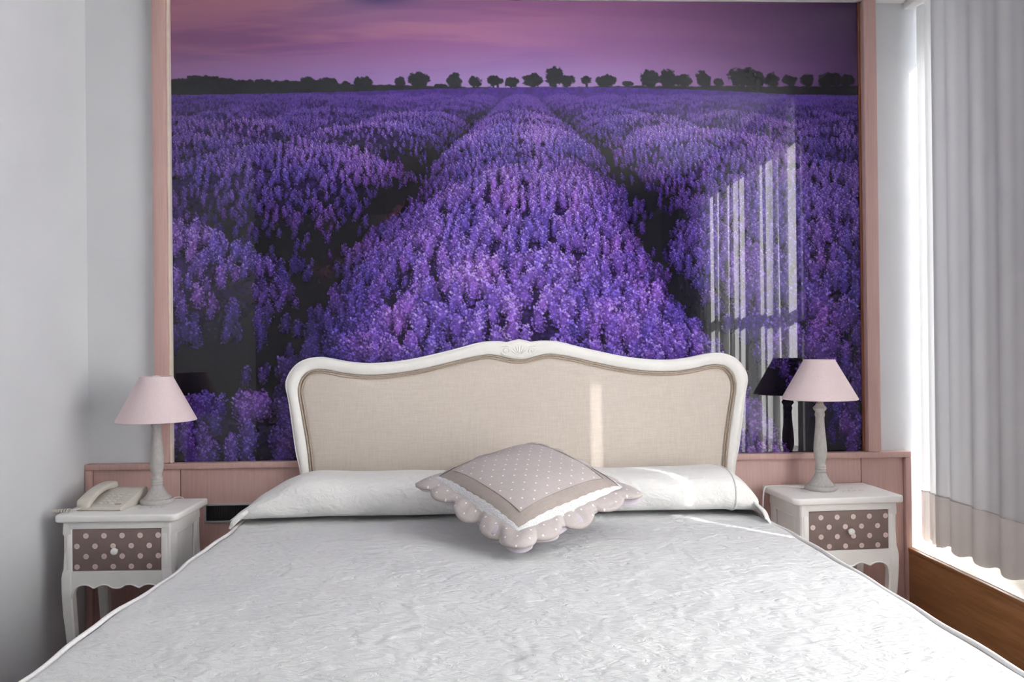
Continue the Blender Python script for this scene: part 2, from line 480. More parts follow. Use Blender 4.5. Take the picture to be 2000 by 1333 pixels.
# ------------------------------------------------------------------ mural
def paint_print():
    """Lavender field at dusk, painted as a flat colour field; returns (rows from top, cols, 3) sRGB 0..1.
    Canvas units: photograph-like units, x 341..1684, y -6..905."""
    rng = np.random.default_rng(7)
    X0, X1, Y0, Y1 = 339.0, 1685.0, -8.0, 906.0
    NX, NY = 1180, 802
    sx, sy = NX/(X1-X0), NY/(Y1-Y0)
    xs = X0+(np.arange(NX)+.5)/sx
    ys = Y0+(np.arange(NY)+.5)/sy
    GX, GY = np.meshgrid(xs, ys)

    def vnoise(x, y, seed):
        r = np.random.default_rng(seed); tab = r.random((64, 64))
        xi = np.floor(x).astype(int); yi = np.floor(y).astype(int)
        fx = x-xi; fy = y-yi; fx = fx*fx*(3-2*fx); fy = fy*fy*(3-2*fy)
        a = tab[yi % 64, xi % 64]; b = tab[yi % 64, (xi+1) % 64]
        c = tab[(yi+1) % 64, xi % 64]; d = tab[(yi+1) % 64, (xi+1) % 64]
        return (a*(1-fx)+b*fx)*(1-fy)+(c*(1-fx)+d*fx)*fy
    def fbm(x, y, seed, o=4):
        s = 0; a = .5; t = 0
        for k in range(o):
            s = s+a*vnoise(x*2**k, y*2**k, seed+k); t += a; a *= .5
        return s/t
    def lerp(a, b, t): return a+(b-a)*t
    def sm(a, b, v):
        t = np.clip((v-a)/(b-a), 0, 1); return t*t*(3-2*t)
    C = lambda *c: np.array(c, float)/255

    # ---- sky
    kx = np.array([339, 480, 700, 1000, 1250, 1450, 1685.])
    top = np.array([[182,126,146],[176,119,142],[154,114,150],[150,98,140],[128,84,126],[104,68,108],[72,46,84]])/255.
    mid = np.array([[150,98,136],[144,92,134],[148,98,146],[146,100,152],[132,90,138],[108,72,116],[76,48,92]])/255.
    bot = np.array([[148,112,160],[146,112,166],[146,116,172],[150,124,178],[144,112,164],[120,86,134],[84,56,104]])/255.
    def ramp(tab): return np.stack([np.interp(GX, kx, tab[:, i]) for i in range(3)], -1)
    t1 = sm(-10, 80, GY)[..., None]; t2 = sm(70, 160, GY)[..., None]
    img = lerp(lerp(ramp(top), ramp(mid), t1), ramp(bot), t2)
    st = fbm(GX/260+3, (GY+GX*.05)/22, 11, 4)
    st2 = fbm(GX/420+9, (GY-GX*.03)/40, 21, 4)
    amp = (1-sm(95, 165, GY))*(.15+.85*(1-sm(760, 1250, GX)))
    w = (sm(.5, .72, st)*amp)[..., None]
    img = lerp(img, img*C(205,205,230)*1.05, .55*w)
    w = (sm(.52, .74, st2)*amp)[..., None]
    img = lerp(img, lerp(img, C(192,132,148), .45), w)
    dk = np.exp(-(((GX-740)/55)**2+((GY+8)/12)**2))[..., None]
    img = lerp(img, C(92,74,124), dk*.9)

    img = img*1.06
    # ---- trees
    hor = np.interp(GX, [339, 500, 700, 850, 1000, 1200, 1400, 1550, 1685], [184, 181, 176, 170, 167, 166, 172, 180, 181])
    base = np.interp(GX, [339, 480, 560, 660, 780, 850, 1000, 1200, 1400, 1550, 1685], [156, 156, 159, 160, 162, 165, 166, 163, 162, 162, 161])
    base = base-4*fbm(GX/14, GX*0, 31, 3)+2
    tree = sm(0, 2.5, GY-base)
    T = [(375,160,40,8),(440,158,36,8),(480,160,30,7),(560,161,40,7),(620,161,30,7),(400,153,30,8),(360,158,30,7),(515,158,22,6),(600,156,13,10),(636,158,18,10),(706,156,16,10),(672,161,10,6),(777,157,10,10),
         (813,153,19,14),(856,165,12,5),(884,154,13,14),(921,155,13,10),(959,152,12,10),(968,154,14,6),(994,156,14,9),(1037,152,19,12),
         (1080,145,18,18),(1103,152,15,12),(1142,151,12,7),(1181,153,18,11),(1222,158,12,5),(1268,148,17,17),(1303,147,18,17),(1335,152,17,11),
         (1373,149,14,15),(1404,155,11,8),(1452,144,27,17),(1478,149,18,14),(1511,150,15,13),(1547,150,14,10),(1583,150,14,11),(1619,150,15,14),(1640,149,14,13),(1661,151,15,12)]
    edge = fbm(GX/7, GY/7, 41, 3)
    for (cx, cy, rx, ry) in T:
        d = ((GX-cx)/(rx*1.12))**2+((GY-cy-1)/(ry*1.15))**2
        tree = np.maximum(tree, 1-sm(.72, 1.12, d+1.5*(edge-.5)))
        if cx > 860:   # trunks
            tree = np.maximum(tree, (np.abs(GX-cx) < rx*.16)*(GY > cy)*(GY < 172)*1.)
    tree *= (GY < hor+3)
    tcol = lerp(C(34,38,44), C(22,21,30), sm(1300, 1650, GX)[..., None])*(1+.35*(fbm(GX/9, GY/6, 51, 3)-.5))[..., None]
    img = lerp(img, tcol, tree[..., None])

    # ---- lavender field as a small relief seen in perspective
    VX, VY, F, H, HD, S = 1012., 160., 1000., 1., .42, 1.86
    def bumps(row, Z):
        if row == 0:
            return .90+.10*np.cos((Z-2.6)*2.2)*sm(2.4, 3.2, Z)*(1-sm(9, 16, Z))+.05*np.sin(Z*3.1)
        if row == -1:
            a = np.exp(-((Z-3.75)/1.0)**4)*1.04; b = np.exp(-((Z-1.82)/.56)**2)*1.04
            c = sm(5., 6.2, Z)*(.9+.1*np.sin(Z*2.3))
            return np.maximum(np.maximum(a, b), c)
        if row == 1:
            return .93+.09*np.sin(Z*2.5+1.2)+.06*np.sin(Z*5.3)
        return .88+.13*np.sin(Z*1.9+row*2.1)+.07*np.sin(Z*4.3+row)
    def cells(x, y, seed):
        """rounded clumps: 1 at a clump's centre, 0 between clumps"""
        r = np.random.default_rng(seed); tx = r.random((64, 64)); ty = r.random((64, 64))
        xi = np.floor(x).astype(int); yi = np.floor(y).astype(int); best = np.full(np.shape(x), 9.)
        for dx in (-1, 0, 1):
            for dy in (-1, 0, 1):
                u = (xi+dx) % 64; v = (yi+dy) % 64
                best = np.minimum(best, (xi+dx+tx[v, u]-x)**2+(yi+dy+ty[v, u]-y)**2)
        return np.clip(1-best, 0, 1)
    def height(X, Z):
        Z = np.broadcast_to(Z, X.shape)
        X = X+np.interp(Z, [.6, 2.0, 3.3], [.36, .34, 0])*sm(.42, .70, X)*(1-sm(1.2, 2.2, X))
        row = np.rint(X/S); d = (X-row*S)/(S*.5)
        cl = cells(X*1.5+20, Z*1.15+20, 65)
        cf = cells(X*4.2+20, Z*3.2+20, 66)
        left = np.interp(Z, [.6, 1.0, 1.35, 2.0, 3.2], [.60, .70, .90, .97, .95])
        right = np.interp(Z, [.6, 1.2, 2.0, 3.0, 3.6], [.86, .86, .88, .92, .97])
        hw = np.where(row == 0, np.where(d < 0, left, right), 1.0)
        hw = np.where((row == 1) & (d < 0), np.interp(Z, [1., 2., 3., 4], [1.2, 1.12, 1.0, .98]), hw)
        hw = hw*(.90+.16*cl)
        dome = np.where((row == 0) & (Z < 4.5), np.clip(1-np.abs(d/hw)**1.75, 0, 1)**.78, np.clip(1-np.abs(d/hw)**2.2, 0, 1)**.6)
        b = np.zeros_like(X)
        for rr in np.unique(row):
            m = row == rr; b[m] = bumps(rr, Z[m])
        q = dome*b
        # a low clump at the picture's near left corner
        q2 = .80*np.clip(1-((X+.60)/.30)**2-((Z-1.02)/.2)**2, 0, 1)**.55
        q3 = 1.02*np.clip(1-np.abs((X+1.38)/.60)**2.4-np.abs((Z-1.78)/.40)**2.4, 0, 1)**.55   # the near bush of the row on the left
        q = np.maximum(np.maximum(q, q2), q3)
        n = fbm(X*3.1+40, Z*2.3+10, 61, 3)-.5
        h = HD*q*(.80+.22*cl+.10*cf+.16*n)+.012
        return h, q*(.72+.25*cl+.12*cf), row
    nz = 900
    Zs = .55*np.exp(np.linspace(0, np.log(90/.55), nz))
    ybuf = np.full(NX, 1e9)
    zb = np.full((NY, NX), 1e6); db = np.zeros((NY, NX)); rb = np.zeros((NY, NX)); hb = np.zeros((NY, NX))
    rows_i = np.arange(NY)[:, None]
    for Z in Zs:
        X = (xs-VX)*Z/F
        h, dm, rw = height(X, Z)
        y = VY+F*(H-h)/Z
        new = y < ybuf
        lo = np.where(new, y, 0); hi = np.where(new, np.minimum(ybuf, Y1+5), -1)
        if not new.any() or lo[new].min() > Y1: 
            ybuf = np.minimum(ybuf, y); continue
        i0 = np.clip(((lo-Y0)*sy).astype(int), 0, NY); i1 = np.clip(((hi-Y0)*sy).astype(int)+1, 0, NY)
        a, b2 = i0[new].min(), i1[new].max()
        if b2 > a:
            m = (rows_i[a:b2] >= i0[None]) & (rows_i[a:b2] < i1[None]) & new[None]
            for buf, v in ((zb, np.full(NX, Z)), (db, dm), (rb, rw), (hb, h)):
                buf[a:b2][m] = np.broadcast_to(v, m.shape)[m]
        ybuf = np.minimum(ybuf, y)
    field = (GY > hor) & (zb < 1e5)
    field2 = GY > hor
    # body under the flowers: dark stems low down, violet haze far away
    far = sm(5, 30, zb)[..., None]
    up = sm(.35, .95, db)[..., None]
    n = fbm(GX/6, GY/5, 71, 3)[..., None]
    body = lerp(C(17,17,28), C(52,32,98), up*.85)*(.35+1.2*n)
    soil = C(74,34,46)*(.5+n)
    sl = (sm(.16, .03, db)*sm(2.2, 3.0, zb)*(1-sm(3.6, 4.6, zb))*(rb == -1))[..., None]
    body = lerp(body, soil, np.clip(sl, 0, 1))
    hz = lerp(C(74,46,136), C(60,36,116), sm(700, 339, GX)[..., None])*(.82+.36*n)
    body = lerp(body, hz, far*.85)
    img = np.where(field2[..., None], lerp(hz, body, (zb < 1e5)[..., None]*1.), img)

    # ---- flower spikes stamped far to near
    def stamp(k, s):
        """one flower spike, s = size in cells: alpha and lightness"""
        r = np.random.default_rng(900+k)
        wd = int(max(3, s*1.25)); hg = int(max(3, s*1.9))
        a = np.zeros((hg+4, wd+4)); l = np.zeros((hg+4, wd+4))
        yy, xx = np.mgrid[0:hg+4, 0:wd+4]
        nf = int(np.clip(s*3.2, 5, 90)); fr = max(.62, s*.066)
        lean = r.uniform(-.25, .25)
        if s > 5:      # the spike's body behind its florets
            bx = (xx-(2+wd/2)-lean*((hg*.5-yy)/hg)*wd)/(wd*.36); by = (yy-(2+hg*.5))/(hg*.46)
            m = np.clip(1.5*(1-np.sqrt(bx*bx+by*by)), 0, 1)
            a = m*.8; l = np.where(m > 0, .36+.18*(1-yy/hg), 0)
        for i in range(nf):
            t = (i+.5)/nf
            py = 2+hg*(1-t)*.94
            half = wd*.5*(.35+.65*np.sin(np.pi*(.18+.72*t)))*(1 if t < .85 else .6)
            px = 2+wd/2+r.uniform(-1, 1)*half*.86+lean*(t-.5)*wd
            ang = r.uniform(0, 3.14); ex = (xx-px)*np.cos(ang)+(yy-py)*np.sin(ang); ey = -(xx-px)*np.sin(ang)+(yy-py)*np.cos(ang)
            d = np.hypot(ex, ey*r.uniform(1.1, 1.9))/(fr*r.uniform(.8, 1.7))
            m = np.clip(1.35-d, 0, 1)
            li = r.uniform(.28, 1.)*(.62+.5*t)
            if r.random() < .16: li *= 1.5
            l = l*(1-m)+li*m; a = np.maximum(a, m)
        ex = (xx-(2+wd/2))/(wd*.62); ey = (yy-(2+hg*.62))/(hg*.60)
        k1 = np.clip(1.25-(ex*ex+ey*ey), 0, 1)
        return a, l, k1
    sizes = [2.2, 3, 4, 5.5, 7.5, 10, 13, 17, 21, 26]
    lib = {s: [stamp(i+int(s*100), s) for i in range(14 if s > 6 else 6)] for s in sizes}
    sp = []
    for rw in range(-14, 15):
        for (z0, z1, dens) in ((.6, 1.0, 1500), (1.0, 1.6, 1250), (1.6, 3., 700), (3., 5.5, 380), (5.5, 10, 210), (10, 24, 60)):
            if abs(rw)*S*F/z1 > 1500 and abs(rw) > 1: continue
            cnt = int(dens*(z1-z0)*S*(1 if z0 < 5 else .8))
            d = rng.uniform(-1, 1, cnt); d = np.sign(d)*np.abs(d)**.85
            Z = rng.uniform(z0, z1, cnt)
            sp.append(np.stack([rw*S+d*S*.49, Z], 1))
    sp = np.concatenate(sp)
    h, dm, rw = height(sp[:, 0], sp[:, 1])
    px = VX+F*sp[:, 0]/sp[:, 1]; py = VY+F*(H-h)/sp[:, 1]
    ok = (px > X0-30) & (px < X1+30) & (py < Y1+40) & (py > 160)
    ix = np.clip(((px-X0)*sx).astype(int), 0, NX-1); iy = np.clip(((py-Y0)*sy).astype(int), 0, NY-1)
    vis = zb[iy, ix] > sp[:, 1]*.90
    keepp = sm(.12, .60, dm)*.92+.08
    keepp = np.where((sp[:, 1] < 2.4) & (rw != 0), np.maximum(keepp, .22), keepp)
    ok &= vis & (rng.random(len(px)) < keepp)
    idx = np.where(ok)[0]; idx = idx[np.argsort(-sp[idx, 1])]
    tone = fbm(px/70, py/50, 81, 3)
    for i in idx:
        Z = sp[i, 1]; x, y = px[i], py[i]
        s = 34/Z**.92*sx*rng.uniform(.75, 1.25)
        s = sizes[int(np.argmin(np.abs(np.log(np.array(sizes)/max(s, 1.5)))))]
        a, l, shd = lib[s][rng.integers(len(lib[s]))]
        hh, ww = a.shape
        cx = int((x-X0)*sx-ww/2); cy = int((y-Y0)*sy-hh*(.72+(rng.uniform(.0, .40) if rng.random() < .14 else 0)))
        x0, x1_, y0, y1_ = max(cx, 0), min(cx+ww, NX), max(cy, 0), min(cy+hh, NY)
        if x1_ <= x0 or y1_ <= y0: continue
        al = a[y0-cy:y1_-cy, x0-cx:x1_-cx, None]; li = l[y0-cy:y1_-cy, x0-cx:x1_-cx, None]
        k = dm[i]
        # the flank away from the picture's evening light is bluer and duller
        side = np.clip((sp[i, 0]-rw[i]*S)/(S*.5), -1, 1)
        lum = (.44+.78*sm(.25, 1., k))*(.78+.44*tone[i])*rng.uniform(.82, 1.16)
        vig = math.exp(-(((x-1010)/760)**2)*.75)*.46+.62
        if rw[i] == 0: vig = max(vig, .93)
        lum *= vig
        q = np.clip(tone[i]*1.6-.3+rng.uniform(-.25, .25)-.25*(1-k), 0, 1)
        c0 = lerp(C(44,26,128), C(78,32,138), q)
        c1 = lerp(C(112,86,216), C(154,96,222), q)
        c2 = C(198,172,238)
        v = np.clip(li*lum, 0, 1.5)
        ca = c0*.55
        col = ca+(c1-ca)*np.minimum(v/.62, 1)+(c2-c1)*np.clip((v-.62)/.75, 0, 1)
        fz = sm(4.5, 13, Z)
        col = lerp(col, C(88,57,156)*(.80+.25*li), fz*.85)
        g_ = col.mean(-1, keepdims=True); col = (col+(g_-col)*.07)*1.04
        al = al*(.96-.25*fz)
        blk = img[y0:y1_, x0:x1_]
        if s > 5: blk = blk*(1-(.34 if s > 9 else .24)*shd[y0-cy:y1_-cy, x0-cx:x1_-cx, None])
        msk = field2[y0:y1_, x0:x1_, None] if Z > 14 else 1.
        img[y0:y1_, x0:x1_] = blk*(1-al*msk)+col*al*msk
    # printed vignette of the picture itself
    v = 1-.20*sm(.35, 1.1, np.hypot((GX-1020)/900, (GY-380)/620))
    img = img*v[..., None]
    return np.clip(img, 0, 1)


def build_mural():
    x0, x1, z0, z1 = -1.108, 1.4325, .786, CEIL_Z-.002
    img = paint_print()
    lin = np.where(img <= .04045, img/12.92, ((img+.055)/1.055)**2.4)*PRINT_GAIN
    ny, nx, _ = lin.shape
    mu = thing("wall_mural", "large glossy photo mural of a purple lavender field filling the wall above the bed", "mural", ((x0+x1)/2, WALL_Y, z0))
    hw = (x1-x0)/2
    gx = np.linspace(-hw, hw, nx); gz = np.linspace(z1-z0, 0, ny)
    co = np.zeros((ny, nx, 3), np.float32)
    co[..., 0] = gx[None]; co[..., 1] = -.006; co[..., 2] = gz[:, None]
    a = (np.arange(ny-1)[:, None]*nx+np.arange(nx-1)[None]).ravel().astype(np.int32)
    fc = np.stack([a, a+nx, a+nx+1, a+1], 1)
    me = bpy.data.meshes.new("print")
    me.vertices.add(nx*ny); me.vertices.foreach_set("co", co.ravel())
    me.loops.add(fc.size); me.loops.foreach_set("vertex_index", fc.ravel())
    me.polygons.add(len(fc)); me.polygons.foreach_set("loop_start", np.arange(0, fc.size, 4, dtype=np.int32))
    me.update(calc_edges=True)
    at = me.color_attributes.new("print_colour", 'FLOAT_COLOR', 'POINT')
    rgba = np.ones((ny*nx, 4), np.float32); rgba[:, :3] = lin.reshape(-1, 3)
    at.data.foreach_set("color", rgba.ravel())
    me.materials.append(MAT["print"])
    link(bpy.data.objects.new("print", me), mu)
    box("backing_board", (-hw, -.0052, 0), (hw, 0, z1-z0), MAT["black"], mu)
    h = z1-z0
    for s in (-1, 1):      # painted posts on either side, brown bead right, left bead coloured pale as a lit edge
        e = hw*s
        def q(a, b): return (min(e+s*a, e+s*b), max(e+s*a, e+s*b))
        p = q(.008, .058); box("frame_post", (p[0], -.040, 0), (p[1], 0, h), MAT["pink"], mu, bevel=.006)
        p = q(.0, .008); box("inner_bead", (p[0], -.030 if s < 0 else -.014, 0), (p[1], 0, h), MAT["lit_edge" if s < 0 else "brown_edge"], mu, bevel=.002)
    return mu
PRINT_GAIN = 1.13
build_mural()

# ------------------------------------------------------------------ pink panelling below the mural
def build_panelling():
    t = thing("wall_panelling", "low pink stained wood panelling running behind the bed and both nightstands", "panelling", (0, WALL_Y, 0))
    L, R, top = LEFT_X+.002, 1.604, .786
    box("cap_rail", (L, -.036, top-.022), (R, 0, top), MAT["pink"], t, bevel=.003)
    for (a, b) in ((L, L+.022), (R-.022, R)):
        box("end_stile", (a, -.036, 0), (b, 0, top-.022), MAT["pink"], t, bevel=.003)
    xs = [L+.022, -1.082, -.25, .58, 1.421, R-.022]
    for i in range(len(xs)-1):
        box("panel_board", (xs[i]+.0012, -.020, 0), (xs[i+1]-.0012, 0, top-.0225), MAT["pink"], t, bevel=.0018)
    return t
build_panelling()

def vent(label, x0, x1, z0, z1):
    t = thing("wall_vent", label, "vent", ((x0+x1)/2, WALL_Y-.020, (z0+z1)/2), group="dark grilles in the pink panelling")
    hw, hh = (x1-x0)/2, (z1-z0)/2
    b = .008
    for (p, q) in (((-hw, -.006, hh-b), (hw, 0, hh)), ((-hw, -.006, -hh), (hw, 0, -hh+b)),
                   ((-hw, -.006, -hh+b), (-hw+b, 0, hh-b)), ((hw-b, -.006, -hh+b), (hw, 0, hh-b))):
        box("frame", p, q, MAT["alu"], t, bevel=.0015)
    box("backing", (-hw+b, -.0012, -hh+b), (hw-b, 0, hh-b), MAT["black"], t)
    n = int((x1-x0-2*b)/.006)
    me = None
    for k in range(n):
        x = -hw+b+(k+.5)*(x1-x0-2*b)/n
        if me is None:
            s = box("slat", (-.0012, -.0042, -hh+b), (.0012, -.0012, hh-b), MAT["black"], t, loc=(x, 0, 0)); me = s.data
        else:
            s = bpy.data.objects.new("slat", me); s.location = (x, 0, 0); link(s, t)
    return t
vent("black slatted grille in a silver frame beside the telephone nightstand, upper one", -.998, -.74, .567, .637)
vent("black slatted grille in a silver frame beside the telephone nightstand, lower one", -.998, -.74, .412, .482)

# ------------------------------------------------------------------ nightstands
TZ = .672
def loft_leg(path, parent):
    """square leg swept down through (x, y, z, half width) stations"""
    v, f = [], []
    for (x, y, z, h) in path:
        c = h*.28
        for (sx, sy) in ((-h+c, -h), (h-c, -h), (h, -h+c), (h, h-c), (h-c, h), (-h+c, h), (-h, h-c), (-h, -h+c)):
            v.append((x+sx, y+sy, z))
    n = 8
    for i in range(len(path)-1):
        for k in range(n):
            f.append((i*n+k, i*n+(k+1) % n, (i+1)*n+(k+1) % n, (i+1)*n+k))
    f.append(tuple(range(n-1, -1, -1))); f.append(tuple((len(path)-1)*n+k for k in range(n)))
    return mesh_obj("leg", v, f, MAT["paint"], parent, smooth=35)

def slab_outline(name, outline, z0, z1, mat, parent, bevel=.004):
    bm = bmesh.new()
    vs = [bm.verts.new((x, y, z0)) for x, y in outline]
    fc = bm.faces.new(vs)
    r = bmesh.ops.extrude_face_region(bm, geom=[fc])
    for v in [g for g in r['geom'] if isinstance(g, bmesh.types.BMVert)]: v.co.z = z1
    es = [e for e in bm.edges if abs(e.verts[0].co.z-e.verts[1].co.z) < 1e-6]
    bmesh.ops.bevel(bm, geom=es, offset=bevel, segments=3, affect='EDGES', profile=.5)
    return bm_obj(name, bm, mat, parent, smooth=45)

def prism_xz(name, outline, y0, y1, mat, parent, bevel=0.0, smooth=35):
    bm = bmesh.new()
    vs = [bm.verts.new((x, y0, z)) for x, z in outline]
    fc = bm.faces.new(vs)
    r = bmesh.ops.extrude_face_region(bm, geom=[fc])
    for v in [g for g in r['geom'] if isinstance(g, bmesh.types.BMVert)]: v.co.y = y1
    if bevel:
        es = [e for e in bm.edges if abs(e.verts[0].co.y-y0) < 1e-6 and abs(e.verts[1].co.y-y0) < 1e-6]
        bmesh.ops.bevel(bm, geom=es, offset=bevel, segments=2, affect='EDGES', profile=.5)
    return bm_obj(name, bm, mat, parent, smooth=smooth)

def scroll_pts(cx, cy, r, a0, turns, s, n=18):
    return [(cx+s*r*(1-.8*k/n)*math.cos(a0+turns*2*math.pi*k/n), cy+r*(1-.8*k/n)*math.sin(a0+turns*2*math.pi*k/n)) for k in range(n+1)]

def nightstand(label, loc, rot):
    t = thing("nightstand", label, "nightstand", loc, rot, "white nightstands beside the bed")
    W, D = .196, .135           # half width and half depth of the top
    B = .171                    # half width of the case
    ft = D-.012                 # case front (towards -y)
    # top with rounded corners
    out = []
    r = .024
    for (cx, cy, a0) in ((W-r, -D+r, -90), (W-r, D-.004, 0), (-W+r, D-.004, 90), (-W+r, -D+r, 180)):
        rr = r if cy < 0 else .004
        for k in range(7):
            a = math.radians(a0+90*k/6)
            ccx = cx if cy < 0 else (W-.004 if cx > 0 else -W+.004)
            out.append((ccx+rr*math.cos(a), cy+rr*math.sin(a)))
    top = slab_outline("table_top", out, TZ-.024, TZ, MAT["paint"], t, .006)
    # faint grey scrollwork printed on the top
    v, f = [], []
    for s in (-1, 1):
        for (cx, cy, rr, a0, tn) in ((.045, -.03, .022, 0, 1.1), (.075, -.012, .016, 2, .9), (.105, -.02, .012, 1, .8), (.03, .03, .018, 3, 1.0), (.085, .035, .014, 4, .9)):
            pts = scroll_pts(s*cx, cy, rr, a0, tn, s)
            for k in range(len(pts)-1):
                (xa, ya), (xb, yb) = pts[k], pts[k+1]
                d = Vector((xb-xa, yb-ya)); d.normalize(); nx_, ny_ = -d.y*.0011, d.x*.0011
                i = len(v)
                v += [(xa-nx_, ya-ny_, TZ+.0003), (xb-nx_, yb-ny_, TZ+.0003), (xb+nx_, yb+ny_, TZ+.0003), (xa+nx_, ya+ny_, TZ+.0003)]
                f.append((i, i+1, i+2, i+3))
    so = mesh_obj("scroll_print", v, f, MAT["scroll"], top); so["label"] = "faint grey scroll print"; so["kind"] = "stuff"
    # front frame around the drawer, scalloped apron below
    dz0, dz1, dw = .492, .626, .143
    box("top_rail", (-B+.02, -ft, dz1), (B-.02, -ft+.018, TZ-.024), MAT["paint"], t, bevel=.0012)
    for s in (-1, 1):
        a, b = sorted((s*dw, s*(B-.012)))
        box("front_stile", (a, -ft, .45), (b, -ft+.018, dz1), MAT["paint"], t, bevel=.0012)
    half = [(0, .436), (.014, .438), (.028, .446), (.044, .4475), (.058, .443), (.071, .4375), (.078, .4405), (.092, .447), (.108, .4475), (.122, .443), (.132, .434), (.138, .420), (.1395, .405)]
    curve = catmull([(x, z, 0) for x, z in half], 3)
    right = [(p.x, p.y) for p in curve]
    outl = [(-B+.013, dz0), (-B+.013, .405)]+[(-x, z) for x, z in reversed(right)][:-1]+right+[(B-.013, .405), (B-.013, dz0)]
    prism_xz("apron", outl, -ft, -ft+.018, MAT["paint"], t, bevel=.0)
    ap = [(-x, -ft-.0012, z+.001) for x, z in reversed(right)][:-1]+[(x, -ft-.0012, z+.001) for x, z in right]
    tube("apron_bead", ap, .0026, MAT["paint"], t, n=6)
    # case sides with a sunk panel, back, bottom
    for s in (-1, 1):
        xo = s*B
        def bx(n, y0, y1, z0, z1, dep0, dep1, bev=.0015):
            a, b = sorted((xo-s*dep0, xo-s*dep1))
            return box(n, (a, y0, z0), (b, y1, z1), MAT["paint"], t, bevel=bev)
        bx("side_rail", -ft+.02, D-.02, .600, TZ-.024, .002, .020)
        bx("side_rail", -ft+.02, D-.02, .428, .478, .002, .020)
        bx("side_stile", -ft+.018, -ft+.055, .478, .600, .002, .020)
        bx("side_stile", D-.055, D-.014, .478, .600, .002, .020)
        bx("side_panel", -ft+.055, D-.055, .478, .600, .0075, .016, .0)
        tube("panel_bead", [(xo-s*.004, y, z) for y, z in ((-ft+.057, .480), (D-.057, .480), (D-.057, .598), (-ft+.057, .598))], .0028, MAT["paint"], t, n=6, closed=True)
    box("back_panel", (-B+.012, D-.016, .43), (B-.012, D-.006, TZ-.024), MAT["paint"], t)
    box("bottom_panel", (-B+.012, -ft+.018, .470), (B-.012, D-.016, .480), MAT["paint"], t)
    # drawer, its dots are paint
    d = box("drawer", (.0012, 0, .0012), (2*dw-.0012, .020, dz1-dz0-.0012), MAT["dots"], t, bevel=.0012)
    d.location = (-dw, -ft+.0025, dz0); d["label"] = "taupe drawer front with pale pink polka dots"
    kn = lathe("knob", [(0, 0), (.0042, 0), (.0042, .006), (.0048, .010), (.0095, .014), (.0115, .020), (.0095, .0255), (.005, .0275), (0, .028)], MAT["knob"], d, n=24)
    kn.rotation_euler = (math.radians(90), 0, 0); kn.location = (dw, .0015, (dz1-dz0)*.49); kn["label"] = "white porcelain knob"
    # cabriole legs
    for sx in (-1, 1):
        for sy in (-1, 1):
            h = .0165
            x = sx*(B-h+.0035); y = sy*(ft-h-.0005) if sy < 0 else D-.006-h
            st = []
            for (z, off, hh) in ((TZ-.024, 0, h), (.640, 0, h), (.612, .002, h), (.604, -.0025, h), (.56, -.003, h), (.50, .0, h), (.487, .0045, h), (.470, .0075, h*1.02),
                                 (.42, .0065, h*1.02), (.36, .003, h), (.30, -.003, h*.93), (.24, -.008, h*.86), (.17, -.010, h*.80), (.10, -.009, h*.78), (.045, -.004, h*.82), (.015, .002, h*.95), (0, .003, h*.92)):
                off *= .6
                st.append((x+sx*(off-.0035), y+(sy*off if sy < 0 else 0), z, hh))
            loft_leg(list(reversed(st)), t)
    return t
NS_L = nightstand("white nightstand with polka dot drawer in the left corner, carrying the telephone", (-1.157, 2.718, 0), math.radians(-1.5))
NS_R = nightstand("white nightstand with polka dot drawer by the window, carrying only a lamp", (1.238, 2.780, 0), math.radians(3.0))

# ------------------------------------------------------------------ lamps
def lamp(label, loc, shade_z, shade_h, cord):
    t = thing("table_lamp", label, "lamp", loc, 0, "pink shaded table lamps")
    k = 1.03
    foot = [(0, 0), (.050, 0), (.0535, .005), (.053, .013), (.050, .0155), (.0435, .0165), (.0430, .0205), (.0405, .0225), (.034, .029), (.025, .043), (.0185, .056), (.0170, .060)]
    col = [(.0165, .060), (.0187, .063), (.0187, .066), (.0168, .069), (.0187, .072), (.0187, .075), (.0168, .078), (.0187, .082), (.016, .087), (.0147, .093), (.0155, .098), (.019, .107),
           (.0215, .121), (.0218, .138), (.0203, .165), (.0170, .20), (.0148, .23), (.0143, .25), (.0165, .257), (.0165, .262), (.0150, .266), (.0150, .270), (.021, .277), (.0228, .282), (.0195, .287), (.0142, .292), (.0130, .297), (0, .297)]
    lathe("foot", [(r*k, z*k) for r, z in foot], MAT["lamp"], t)
    lathe("column", [(r*k, z*k) for r, z in col], MAT["lamp"], t)
    lathe("socket", [(0, .300), (.012, .300), (.012, .355), (.016, .357), (.016, .372), (0, .372)], MAT["brass"], t, n=24)
    lathe("bulb", [(.012, .372), (.014, .380), (.021, .395), (.023, .410), (.019, .425), (.010, .434), (0, .436)], MAT["bulb"], t, n=24)
    z0, z1 = shade_z, shade_z+shade_h
    rb, rt, th = .128, .0535, .0016
    sh = lathe("shade", [(rb, z0), (rb+.0012, z0+.001), (rb+.0004, z0+.004), (rt+.0008, z1-.004), (rt+.0012, z1-.001), (rt, z1), (rt-th, z1-.001), (rb-th, z0+.001), (rb, z0)], MAT["shade"], t, n=72)
    sh["label"] = "pale pink cone shade"
    for a in range(3):
        w = a*2*math.pi/3+.4
        tube("shade_spoke", [(.014*math.cos(w), .014*math.sin(w), .366), (.03*math.cos(w), .03*math.sin(w), z1-.02), ((rt-.001)*math.cos(w), (rt-.001)*math.sin(w), z1-.006)], .0012, MAT["brass"], t, n=6)
    tube("cord", [p for p in catmull(cord, 6)], .0028, MAT["cord"], t, n=8)
    return t
lamp("grey turned table lamp with pink shade next to the telephone", (-1.103, 2.775, TZ), .280, .152,
     [(.0, .05, .006), (.02, .066, .0035), (.05, .080, .003), (.056, .090, -.012), (.056, .092, -.05)])
